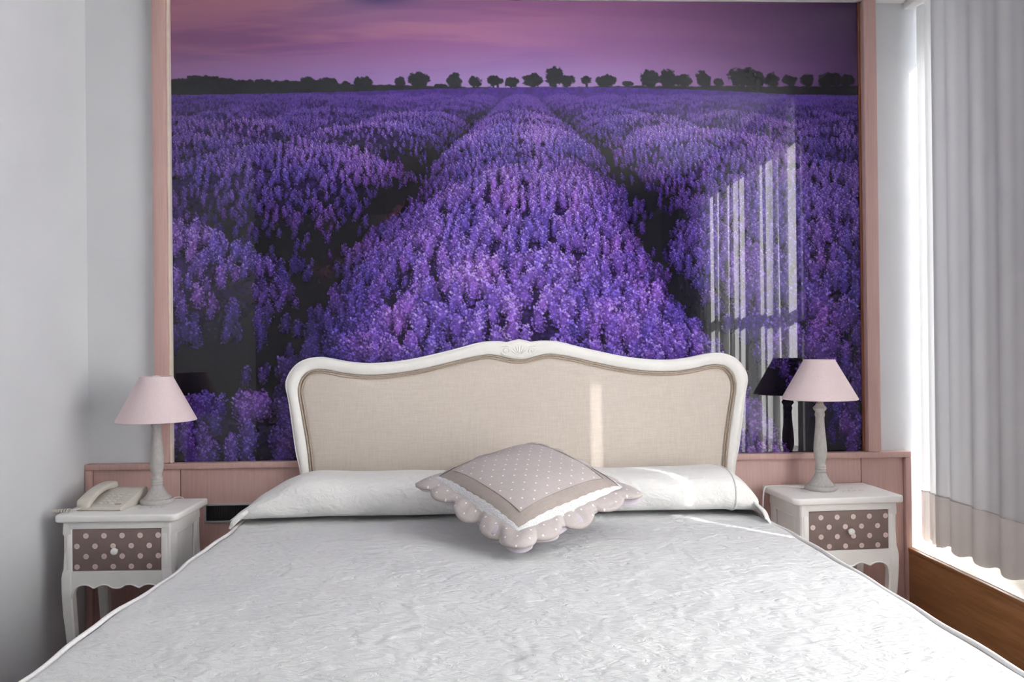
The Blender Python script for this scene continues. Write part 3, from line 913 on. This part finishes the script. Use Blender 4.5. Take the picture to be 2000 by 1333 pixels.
lamp("grey turned table lamp with pink shade beside the window curtain", (1.208, 2.796, TZ), .322, .141,
     [(-.05, .015, .006), (-.07, .03, .0032), (-.11, .062, .003), (-.155, .066, .003), (-.172, .062, .0026), (-.186, .048, -.003), (-.197, .03, -.035), (-.202, .02, -.11)])

# ------------------------------------------------------------------ telephone
def telephone(loc, rot):
    t = thing("telephone", "beige corded desk telephone on the nightstand in the corner", "telephone", loc, rot)
    # wedge body, low at the front: x 0..w across, y 0..d back
    w, d = .150, .172
    prof = [(0, .004), (.006, 0), (d-.004, 0), (d, .004), (d, .046), (d-.006, .0515), (d-.04, .0475), (.02, .0165), (.003, .0125), (0, .010)]
    bm = bmesh.new()
    vs = [bm.verts.new((0, y, z)) for y, z in prof]
    fc = bm.faces.new(vs)
    r = bmesh.ops.extrude_face_region(bm, geom=[fc])
    for v in [g for g in r['geom'] if isinstance(g, bmesh.types.BMVert)]: v.co.x = w
    bmesh.ops.bevel(bm, geom=bm.edges[:], offset=.0016, segments=2, affect='EDGES', profile=.5)
    body = bm_obj("body", bm, MAT["phone"], t, smooth=40)
    def zt(y): return .0165+(y-.02)/(d-.06)*.031
    slope = math.atan2(.031, d-.06)
    # raised handset cradle
    hs_w = .047
    pts = []
    # handset: rounded bar bowed upwards with an earpiece and a mouthpiece
    n = 26
    v, f = [], []
    for i in range(n+1):
        s = i/n
        y = -.002+s*(d+.006)
        arch = .020*math.sin(math.pi*s)**.8
        zc = .017+s*.036+arch
        hh = .0105+.0055*(abs(2*s-1)**2.2)
        ww = hs_w/2*(.93+.07*abs(2*s-1)**2)
        e = 1.0 if 0 < i < n else .72
        for k in range(16):
            a = 2*math.pi*k/16
            cx = math.copysign(abs(math.cos(a))**.5, math.cos(a)); cz = math.copysign(abs(math.sin(a))**.6, math.sin(a))
            v.append((.024+ww*e*cx, y, zc+hh*e*cz))
    for i in range(n):
        for k in range(16):
            f.append((i*16+k, i*16+(k+1) % 16, (i+1)*16+(k+1) % 16, (i+1)*16+k))
    f.append(tuple(range(15, -1, -1))); f.append(tuple(n*16+k for k in range(16)))
    hs = mesh_obj("handset", v, f, MAT["phone"], t, smooth=50)
    hs["label"] = "curved handset"
    # keys
    me = None
    for r_ in range(5):
        for c in range(3):
            y = .030+r_*.0165; x = .066+c*.019
            bmk = bmesh.new(); 
            if me is None:
                add_box(bmk, (-.0062, -.0044, 0), (.0062, .0044, .0032), .0012)
                k = bm_obj("key", bmk, MAT["key"], t, smooth=40); me = k.data
            else:
                bmk.free(); k = bpy.data.objects.new("key", me); link(k, t)
            k.location = (x, y, zt(y)-.0003); k.rotation_euler = (slope, 0, 0)
    pl = box("logo_plate", (-.010, -.0035, 0), (.010, .0035, .0006), MAT["greyprint"], t)
    pl.location = (.128, .026, zt(.026)+.0002); pl.rotation_euler = (slope, 0, 0); pl["label"] = "small grey plate"
    for c in range(3):
        y = .043+c*.02
        b = box("side_key", (-.007, -.0035, 0), (.007, .0035, .002), MAT["key"], t, bevel=.0008)
        b.location = (.132, y+.01, zt(y+.01)-.0003); b.rotation_euler = (slope, 0, 0)
    # coiled cord from the handset's front to the table edge
    base = catmull([(.024, -.006, .013), (.012, -.020, .009), (-.006, -.026, .0075), (-.035, -.034, .0075), (-.05, -.038, .0075)], 40)
    pts = []
    for i, p in enumerate(base):
        s = i/(len(base)-1)
        am = .0 if s < .38 else .0052*min(1, (s-.38)/.08)
        w_ = i*.62
        pts.append(p+Vector((0, am*math.cos(w_), am*math.sin(w_))))
    tube("coiled_cord", pts, .0016, MAT["phone"], t, n=6)
    return t
telephone((-1.318, 2.658, TZ), math.radians(-6))

# ------------------------------------------------------------------ bed
BX = .1425                      # centre of the headboard
OUT = [(-.775, .60), (-.783, .748), (-.799, .83), (-.821, .999), (-.832, 1.064), (-.82, 1.105), (-.791, 1.14), (-.753, 1.158), (-.709, 1.163), (-.672, 1.158), (-.623, 1.148),
       (-.558, 1.140), (-.482, 1.141), (-.4, 1.150), (-.318, 1.166), (-.209, 1.192), (-.161, 1.205), (-.119, 1.212), (-.075, 1.213), (-.044, 1.2095), (-.028, 1.2135), (0, 1.2195)]
INN = [(-.741, .60), (-.748, .75), (-.758, .851), (-.773, .949), (-.786, 1.031), (-.783, 1.063), (-.772, 1.09), (-.748, 1.112), (-.71, 1.119), (-.672, 1.114), (-.623, 1.103),
       (-.558, 1.096), (-.482, 1.097), (-.401, 1.106), (-.319, 1.121), (-.209, 1.147), (-.161, 1.157), (-.115, 1.1635), (-.085, 1.161), (-.05, 1.153), (-.024, 1.147), (0, 1.145)]
def full_profile(P, k=5):
    c = catmull([(x, z, 0) for x, z in P], k)
    L = [(p.x, p.y) for p in c]
    return L+[(-x, z) for x, z in reversed(L)][1:]
def build_bed():
    t = thing("bed", "double bed with a curved white headboard upholstered in beige linen", "bed", (BX, 2.89, 0))
    hb = bpy.data.objects.new("headboard", None); link(hb, t)
    hb["label"] = "curved white frame around beige linen"
    o = full_profile(OUT); i_ = full_profile(INN)
    n = len(o)
    # moulded section from the outer back edge round to the inner edge
    sec = [(0.0, .0), (0.0, -.020), (.012, -.026), (.05, -.0275), (.10, -.0262), (.14, -.0290), (.35, -.0345), (.62, -.0345), (.84, -.029), (.92, -.0275), (1.0, -.022), (1.0, 0)]
    v, f = [], []
    for (a, b) in zip(o, i_):
        for (s, y) in sec:
            v.append((a[0]+(b[0]-a[0])*s, y, a[1]+(b[1]-a[1])*s))
    m = len(sec)
    for k in range(n-1):
        for j in range(m-1):
            f.append((k*m+j, k*m+j+1, (k+1)*m+j+1, (k+1)*m+j))
        f.append((k*m+m-1, k*m, (k+1)*m, (k+1)*m+m-1))
    f.append(tuple(range(m))); f.append(tuple((n-1)*m+j for j in range(m-1, -1, -1)))
    mesh_obj("frame", v, f, MAT["head_paint"], hb, smooth=42)
    # upholstered panel, slightly domed: rings shrinking towards the centre
    v, f = [], []
    rings = [0, .012, .03, .07, .15, .3, .5, .75, 1.0]
    zc = .85
    pr = i_
    for s in rings:
        y = -.0195-.012*(1-(1-min(1, s/.3))**2)-.004*s
        for (x, z) in pr:
            v.append((x*(1-s), y if s > 0 else -.014, z+(zc-z)*s if s < 1 else zc))
    for r_ in range(len(rings)-1):
        for k in range(n-1):
            f.append((r_*n+k, r_*n+k+1, (r_+1)*n+k+1, (r_+1)*n+k))
    f.append(tuple([r_*n for r_ in range(len(rings))]+[r_*n+n-1 for r_ in range(len(rings)-1, -1, -1)][1:]))
    up = mesh_obj("upholstery", v, f, MAT["linen"], hb, smooth=60)
    up["label"] = "beige linen upholstery"
    # double piping just inside the frame
    for s_, rr in ((.0035, .0032), (.0125, .0022)):
        pts = []
        for k, (x, z) in enumerate(pr):
            a = Vector(pr[max(k-1, 0)]); b = Vector(pr[min(k+1, n-1)]); d = (b-a).normalized()
            nn = Vector((d.y, -d.x))
            pts.append((x+nn.x*s_, -.0262 if s_ < .01 else -.0268, z+nn.y*s_))
        tube("piping", pts, rr, MAT["pipe_taupe"], hb, n=6)
    # carved shell and scrolls at the crest
    cv, cf = [], []
    def addtube(pts, r):
        a, b = tube_mesh(pts, r, 6); off = len(cv); cv.extend(a); cf.extend([tuple(q+off for q in w) for w in b])
    yy = -.0345
    for s in (-1, 1):
        sp = [(s*(.047-.013*(1-.8*q/16)*math.cos(-.6+q*.46)), yy, 1.178+.013*(1-.8*q/16)*math.sin(-.6+q*.46)) for q in range(17)]
        addtube(sp, .0020)
        addtube([(s*.066, yy+.001, 1.190), (s*.058, yy, 1.194), (s*.046, yy, 1.195), (s*.034, yy, 1.190)], [.001, .002, .002, .001])
        addtube([(s*.066, yy+.001, 1.172), (s*.056, yy, 1.164), (s*.044, yy, 1.161), (s*.03, yy, 1.160)], [.001, .002, .002, .001])
    for q in range(-3, 4):
        a = q*.36
        addtube([(math.sin(a)*.010, yy, 1.160+math.cos(a)*.010), (math.sin(a)*.026, yy-.001, 1.164+math.cos(a)*.024), (math.sin(a)*.034, yy+.001, 1.168+math.cos(a)*.030)], [.0015, .0030, .0012])
    addtube([(-.016, yy, 1.158), (0, yy-.001, 1.1555), (.016, yy, 1.158)], [.0015, .0028, .0015])
    cr = mesh_obj("carving", cv, cf, MAT["head_paint"], hb, smooth=60); cr["label"] = "carved shell and scrolls"
    for s in (-1, 1):
        box("post", (s*.758-.018, -.03, 0), (s*.758+.018, 0, .61), MAT["head_paint"], hb, bevel=.003)
    # mattress and base below the spread
    box("base", (-.075-.80, -1.98, .16), (-.075+.80, -.05, .36), MAT["linen"], t, bevel=.02)
    box("mattress", (-.075-.825, -2.0, .362), (-.075+.825, -.05, .612), MAT["bolster"], t, bevel=.045, seg=4)
    for sx in (-1, 1):
        for y in (-1.9, -.12):
            box("leg", (-.075+sx*.74-.025, y-.025, 0), (-.075+sx*.74+.025, y+.025, .16), MAT["brown_edge"], t, bevel=.003)
    return t
build_bed()

def vnoise2(x, y, seed):
    r = np.random.default_rng(seed); tab = r.random((97, 97))
    xi = np.floor(x).astype(int); yi = np.floor(y).astype(int)
    fx = x-xi; fy = y-yi; fx = fx*fx*(3-2*fx); fy = fy*fy*(3-2*fy)
    a = tab[yi % 97, xi % 97]; b = tab[yi % 97, (xi+1) % 97]; c = tab[(yi+1) % 97, xi % 97]; d = tab[(yi+1) % 97, (xi+1) % 97]
    return (a*(1-fx)+b*fx)*(1-fy)+(c*(1-fx)+d*fx)*fy-.5

SPZ = .63
def edge_l(y): return -.786+.010*math.sin(y*3.1+.4)+.0035*math.sin(y*13+1)+.002*math.sin(y*31)
def edge_r(y): return .922+.007*math.sin(y*2.9+2.2)+.0035*math.sin(y*11+.3)+.002*math.sin(y*27)
def build_spread():
    y0, y1 = .86, 2.845
    drop = .50
    ny = 220
    R = .020
    # section parameter across the bed
    nt = 190
    tcr = [0, .1, .2, .3, .4, .46]
    v = []
    ys = np.linspace(y0, y1, ny)
    for y in ys:
        xl, xr = edge_l(y), edge_r(y)
        foot = max(0.0, (y0+.03-y)/.03)
        for d in (drop, .40, .30, .20, .12, .06, .03):
            fold = .012*math.sin(y*17+.6*math.sin(y*5))*(d/drop)
            v.append((xl-.004-fold*.8-.01*d, y, SPZ-.006-d))
        for k in range(4):
            a = math.radians(180-90*k/4-12)
            v.append((xl+R+R*math.cos(a)-.002, y, SPZ-R+R*math.sin(a)))
        X = np.linspace(xl+R+.004, xr-R-.004, nt)
        Y = np.full(nt, y)
        dep = np.minimum(X-xl, xr-X)
        z = SPZ+.004*np.clip(dep/.25, 0, 1)+.006*vnoise2(X*4+9, Y*4+3, 3)+.0035*vnoise2(X*10+2, Y*16+1, 4)
        zz = vnoise2(X*22+5, Y*46+3, 5)
        z = z+.0028*zz-.004*foot
        v.extend((float(a), float(y), float(b)) for a, b in zip(X, z))
        for k in range(4):
            a = math.radians(12+90*(3-k)/4+10)
            a = math.radians(90-90*(k+1)/4+12)
            v.append((xr-R+R*math.cos(a)+.002, y, SPZ-R+R*math.sin(a)))
        for d in (.03, .06, .12, .20, .30, .40, drop):
            fold = .012*math.sin(y*15+2+.6*math.sin(y*4))*(d/drop)
            v.append((xr+.004+fold*.8+.01*d, y, SPZ-.006-d))
    nv = nt+22
    f = grid_faces(ny, nv)
    # foot drop
    b0 = len(v)
    row0 = list(range(nv))
    for d in (.03, .12, .26, .40, .52):
        for j in row0:
            x, y, z = v[j]
            v.append((x, y0-.006-.02*d+.008*math.sin(x*16)*d, min(z, SPZ-d)))
    prev = row0
    for q in range(5):
        cur = [b0+q*nv+j for j in range(nv)]
        for j in range(nv-1):
            f.append((cur[j], cur[j+1], prev[j+1], prev[j]))
        prev = cur
    o = mesh_obj("bedspread", v, f, MAT["spread"], None, smooth=75)
    tag(o, "white quilted bedspread with piped edges covering the whole bed", "bedspread")
    for e, s in ((edge_l, -1), (edge_r, 1)):
        pts = [(e(y)+s*.001, y, SPZ-.004+.003*math.sin(y*9+s)) for y in np.linspace(y0, 2.80, 200)]
        p = tube("piping", pts, .0055, MAT["pipe_white"], o, n=8)
        p["label"] = "white piped edge"
    return o
build_spread()

# ------------------------------------------------------------------ bolster
def build_bolster():
    xa, xb = -.800, .905
    nx, na = 240, 40
    v = []
    for i in range(nx+1):
        s = i/nx
        x = xa+(xb-xa)*s
        # the left end slumps over a long slope, the right end is blunter
        l = max(0.0, 1-(x-xa)/.26); r = max(0.0, 1-(xb-x)/.125)
        hz = .134*(1-.90*l**1.9)*(1-.62*r**2.2)
        hz *= 1+.02*math.sin(x*9)+.012*math.sin(x*23+1)
        dp = .134*(1-.30*l**2.2)*(1-.22*r**3)
        cy = 2.694-.010*l-.02*r
        for k in range(na):
            a = 2*math.pi*k/na
            ca, sa = math.cos(a), math.sin(a)
            yy = cy-dp*math.copysign(abs(ca)**.72, ca)
            zz = SPZ+.012+hz*.5+hz*.5*math.copysign(abs(sa)**.74, sa)
            w = .0035*math.sin(x*34+a*3)*max(0, ca)+.006*math.sin(x*60+5*a)*(l**2)+.003*math.sin(x*13+a*2)
            v.append((x+.01*l*sa, yy-w*.7, zz+w*.6*max(0, sa)))
    f = [(i*na+k, (i+1)*na+k, (i+1)*na+(k+1) % na, i*na+(k+1) % na) for i in range(nx) for k in range(na)]
    f.append(tuple(range(na))); f.append(tuple(nx*na+k for k in range(na-1, -1, -1)))
    o = mesh_obj("bolster", v, f, MAT["bolster"], None, smooth=70)
    tag(o, "long white quilted bolster lying across the bed against the headboard", "pillow")
    # piped seam near the right end and the slack cover beyond it
    i = int(nx*.955)
    pts = [Vector(v[i*na+k]) for k in range(na)]
    c = sum(pts, Vector())/na
    sm_ = tube("seam_piping", [c+(p-c)*1.012 for p in pts], .0032, MAT["pipe_white"], o, n=6, closed=True)
    fl, ff = [], []
    nu, nw = 26, 12
    for a in range(nu+1):
        s = a/nu
        for b in range(nw+1):
            q = b/nw
            y = 2.80-.335*s
            zt_ = SPZ+.075*math.cos(min(1, s)*math.pi/2)**.8+.012
            x = .885+.050*q+.006*math.sin(s*9+q*3)
            z = zt_*(1-q)+ (SPZ+.008+.045*math.cos(s*math.pi/2))*q-.050*q*q*(1-.2*s)+.004*math.sin(s*14+q*5)
            fl.append((x, y, z))
    for a in range(nu):
        for b in range(nw):
            ff.append((a*(nw+1)+b, a*(nw+1)+b+1, (a+1)*(nw+1)+b+1, (a+1)*(nw+1)+b))
    fo = mesh_obj("cover_flap", fl, ff, MAT["bolster"], o, smooth=70)
    md = fo.modifiers.new("thickness", 'SOLIDIFY'); md.thickness = .004; md.offset = 0
    # bunched end on the left: soft gathers running down to the mattress edge
    for q in range(3):
        pts = catmull([(-.735-.012*q, 2.585+.014*q, .683-.006*q), (-.757-.009*q, 2.573+.012*q, .668-.006*q), (-.778-.006*q, 2.566+.012*q, .650-.005*q), (-.794-.003*q, 2.562+.016*q, .626)], 6)
        n_ = len(pts)
        tube("gather", pts, [.002+.0075*math.sin(math.pi*min(1, (k+1)/(n_+1)))**.7 for k in range(n_)], MAT["bolster"], o, n=10)
    return o
build_bolster()

# ------------------------------------------------------------------ cushion
def build_cushion():
    t = thing("cushion", "mauve grey polka dot cushion with white lace and scalloped edge leaning on the bolster", "cushion", (.140, 2.385, .745))
    A, Fo = .205, .250
    def top(u, v):
        """height of the puffed upper cloth over the cushion's plane"""
        a = max(0.0, 1-(abs(u)/A)**2.6); b = max(0.0, 1-(abs(v)/A)**2.6)
        return .014+.070*(a*b)**.62
    rot = Matrix.Rotation(math.radians(17.5), 4, 'X') @ Matrix.Rotation(math.radians(36.5), 4, 'Z')
    t.matrix_world = Matrix.Translation((.140, 2.385, .770)) @ rot
    def patch(name, lo, hi, mat, n, off=0.0, parent=t, zf=top):
        v = []; 
        for i in range(n+1):
            for j in range(n+1):
                u = lo+(hi-lo)*i/n; w = lo+(hi-lo)*j/n
                v.append((u, w, zf(u, w)+off+.0016*math.sin(u*38+w*9)*math.sin(w*31)))
        return mesh_obj(name, v, grid_faces(n+1, n+1), mat, parent, smooth=80)
    c = patch("centre_panel", -.158, .158, MAT["cush_dot"], 40); c["label"] = "polka dot centre panel"
    def ring(name, r0, r1, mat, off, n=48, wave=0.0):
        """square ring between two half sizes; an outer edge may be scalloped finely"""
        v, f = [], []
        st = 5
        per = 4*n
        for q in range(st+1):
            r = r0+(r1-r0)*q/st
            for k in range(per):
                side, s = divmod(k, n)
                p = -1+2*s/n
                rr = r+wave*abs(math.sin(s*math.pi*12/n))*(q == st)-wave*abs(math.sin(s*math.pi*12/n+1))*(q == 0)
                x, y = ((p*r, -rr), (rr, p*r), (-p*r, rr), (-rr, -p*r))[side]
                v.append((x, y, top(x, y)+off+.0016*math.sin(x*38+y*9)*math.sin(y*31)))
        for q in range(st):
            for k in range(per):
                f.append((q*per+k, q*per+(k+1) % per, (q+1)*per+(k+1) % per, (q+1)*per+k))
        return mesh_obj(name, v, f, mat, t, smooth=80)
    b = ring("border_band", .158, .196, MAT["cush_band"], 0.0); b["label"] = "plain taupe border band"
    l = ring("lace_trim", .192, .208, MAT["lace"], .0022, n=96, wave=.0018); l["label"] = "white lace trim"
    tube("seam", [(x, y, top(x, y)+.0008) for x, y in [(-.158+.316*k/30, -.158) for k in range(30)]+[(.158, -.158+.316*k/30) for k in range(30)]
                  + [(.158-.316*k/30, .158) for k in range(30)]+[(-.158, .158-.316*k/30) for k in range(30)]], .0012, MAT["cush_band"], t, n=6, closed=True)
    # scalloped flange: four lobes to a side and a round lobe on each corner
    def outline(th, grow=0.0):
        """distance from the centre to the scalloped edge in direction th"""
        best = 0.0
        dx, dy = math.cos(th), math.sin(th)
        m = max(abs(dx), abs(dy))
        best = .224/m
        lobes = []
        for s in range(4):
            for q in (-.52, 0, .52):
                px, py = (q*.236, -.186)
                a = s*math.pi/2
                lobes.append((px*math.cos(a)-py*math.sin(a), px*math.sin(a)+py*math.cos(a), .0655))
            a = s*math.pi/2
            lobes.append((.207*math.cos(a)-.207*math.sin(a), .207*math.sin(a)+.207*math.cos(a), .046))
        for (cx, cy, r) in lobes:
            r += grow
            pb = dx*cx+dy*cy; disc = pb*pb-(cx*cx+cy*cy-r*r)
            if disc > 0: best = max(best, pb+math.sqrt(disc))
        return best
    def flange(name, z0, droop, mat, grow, thick, seed):
        NA, NR = 480, 8
        v, f = [], []
        for q in range(NR+1):
            for k in range(NA):
                th = 2*math.pi*k/NA
                ri = .196/max(abs(math.cos(th)), abs(math.sin(th))); ro = outline(th, grow)
                s = q/NR
                r = ri+(ro-ri)*s
                puff = .006*math.sin(math.pi*min(1, s*1.0))**.8*(.45+.55*math.sin(th*16+seed)**2)
                z = z0-droop*s**1.5+puff+.007*math.sin(th*5+seed)*s+.004*math.sin(th*13+seed*2)*s
                v.append((r*math.cos(th), r*math.sin(th), z))
        for q in range(NR):
            for k in range(NA):
                f.append((q*NA+k, q*NA+(k+1) % NA, (q+1)*NA+(k+1) % NA, (q+1)*NA+k))
        o = mesh_obj(name, v, f, mat, t, smooth=70)
        md = o.modifiers.new("thickness", 'SOLIDIFY'); md.thickness = thick; md.offset = -1
        return o, v, NA, NR
    o, v, NA, NR = flange("scalloped_flange", .015, .020, MAT["cush_dot"], 0.0, .004, .4); o["label"] = "dotted scalloped edge"
    tube("edge_piping", v[NR*NA:(NR+1)*NA], .0019, MAT["cush_band"], t, n=6, closed=True)
    o2, *_ = flange("back_flange", .007, .021, MAT["cush_back"], -.008, .004, 2.0); o2["label"] = "plain lilac grey backing edge"
    def under(u, v): return -(top(u, v))-.006
    patch("back_panel", -.205, .205, MAT["cush_back"], 40, zf=lambda u, v: -.012-.045*(max(0, 1-(abs(u)/A)**2.6)*max(0, 1-(abs(v)/A)**2.6))**.62)
    return t
build_cushion()

# ------------------------------------------------------------------ curtains
def curtain(label, y0, y1, x0, mat, folds, amp, seed, z0=.462, z1=CEIL_Z-.03, hem=.18, pleat=0.0, lean0=0.0, lean1=0.0):
    rng = random.Random(seed)
    t = thing("curtain", label, "curtain", (x0, (y0+y1)/2, z0), 0, "white window curtains")
    n = max(24, int((y1-y0)/.006)); mz = 40
    ph = [rng.uniform(0, 6.28) for _ in range(4)]
    def shape(s, z):
        """fold depth at the relative position s and relative height z"""
        w = s*folds*2*math.pi
        return amp*(math.sin(w+ph[0]+.5*math.sin(s*9+ph[1]))*.75+.35*math.sin(w*1.9+ph[2]+z*.8))*(.55+.45*(1-z))+amp*.3*math.sin(w*.5+ph[3])*(1-z)
    def sheet(name, za, zb, off, m, parent):
        v = []
        for i in range(n+1):
            s = i/n
            for j in range(m+1):
                q = j/m
                z = za+(zb-za)*q
                rel = (z-z0)/(z1-z0)
                l0 = lean0*(1-rel); l1 = lean1*(1-rel)
                y = y0+l0+(y1+l1-y0-l0)*s
                if pleat:
                    w = s*folds*2*math.pi+.7*math.sin(s*7+ph[1])
                    ed = min(1.0, s*(y1-y0)/.07, (1-s)*(y1-y0)/.07)
                    k = (1+.35*math.sin(s*23+ph[2]))*ed
                    y += pleat*k*(y1-y0)/(folds*2*math.pi)*math.sin(w)
                    x = amp*k*math.cos(w)*(.8+.2*math.sin(rel*3+s*11))+off
                else:
                    x = shape(s, rel)+off
                zz = z+(.008*math.sin(s*folds*6.28+ph[1])*(1-q) if za == z0 else 0)
                v.append((x, y-(y0+y1)/2, zz-z0))
        return mesh_obj(name, v, grid_faces(n+1, m+1), mat, parent, smooth=80)
    sheet("cloth", z0, z1, 0, mz, t)
    h = sheet("hem", z0, z0+hem, -.0025, 8, t); h["label"] = "doubled hem"
    h.data.materials[0] = MAT["hem"]
    sm = sheet("hem_seam", z0+hem-.004, z0+hem, -.0035, 1, t); sm["label"] = "stitched hem seam"
    return t
curtain("narrow sheer white curtain in the corner beside the mural", 2.785, 2.925, 1.648, MAT["sheer_corner"], 3, .012, 3)
curtain("broad white lined curtain hanging over the pale sill", 1.87, 2.79, 1.628, MAT["sheer_lined"], 7, .009, 5, z0=.468)
curtain("short sunlit sheer curtain next to the broad lined curtain", 1.4165, 1.875, 1.668, MAT["sheer"], 3, .035, 12, pleat=1.75)
curtain("long sunlit sheer curtain mirrored in the mural", -.62, 1.415, 1.668, MAT["sheer"], 13, .035, 8, pleat=1.75, lean1=-.001)
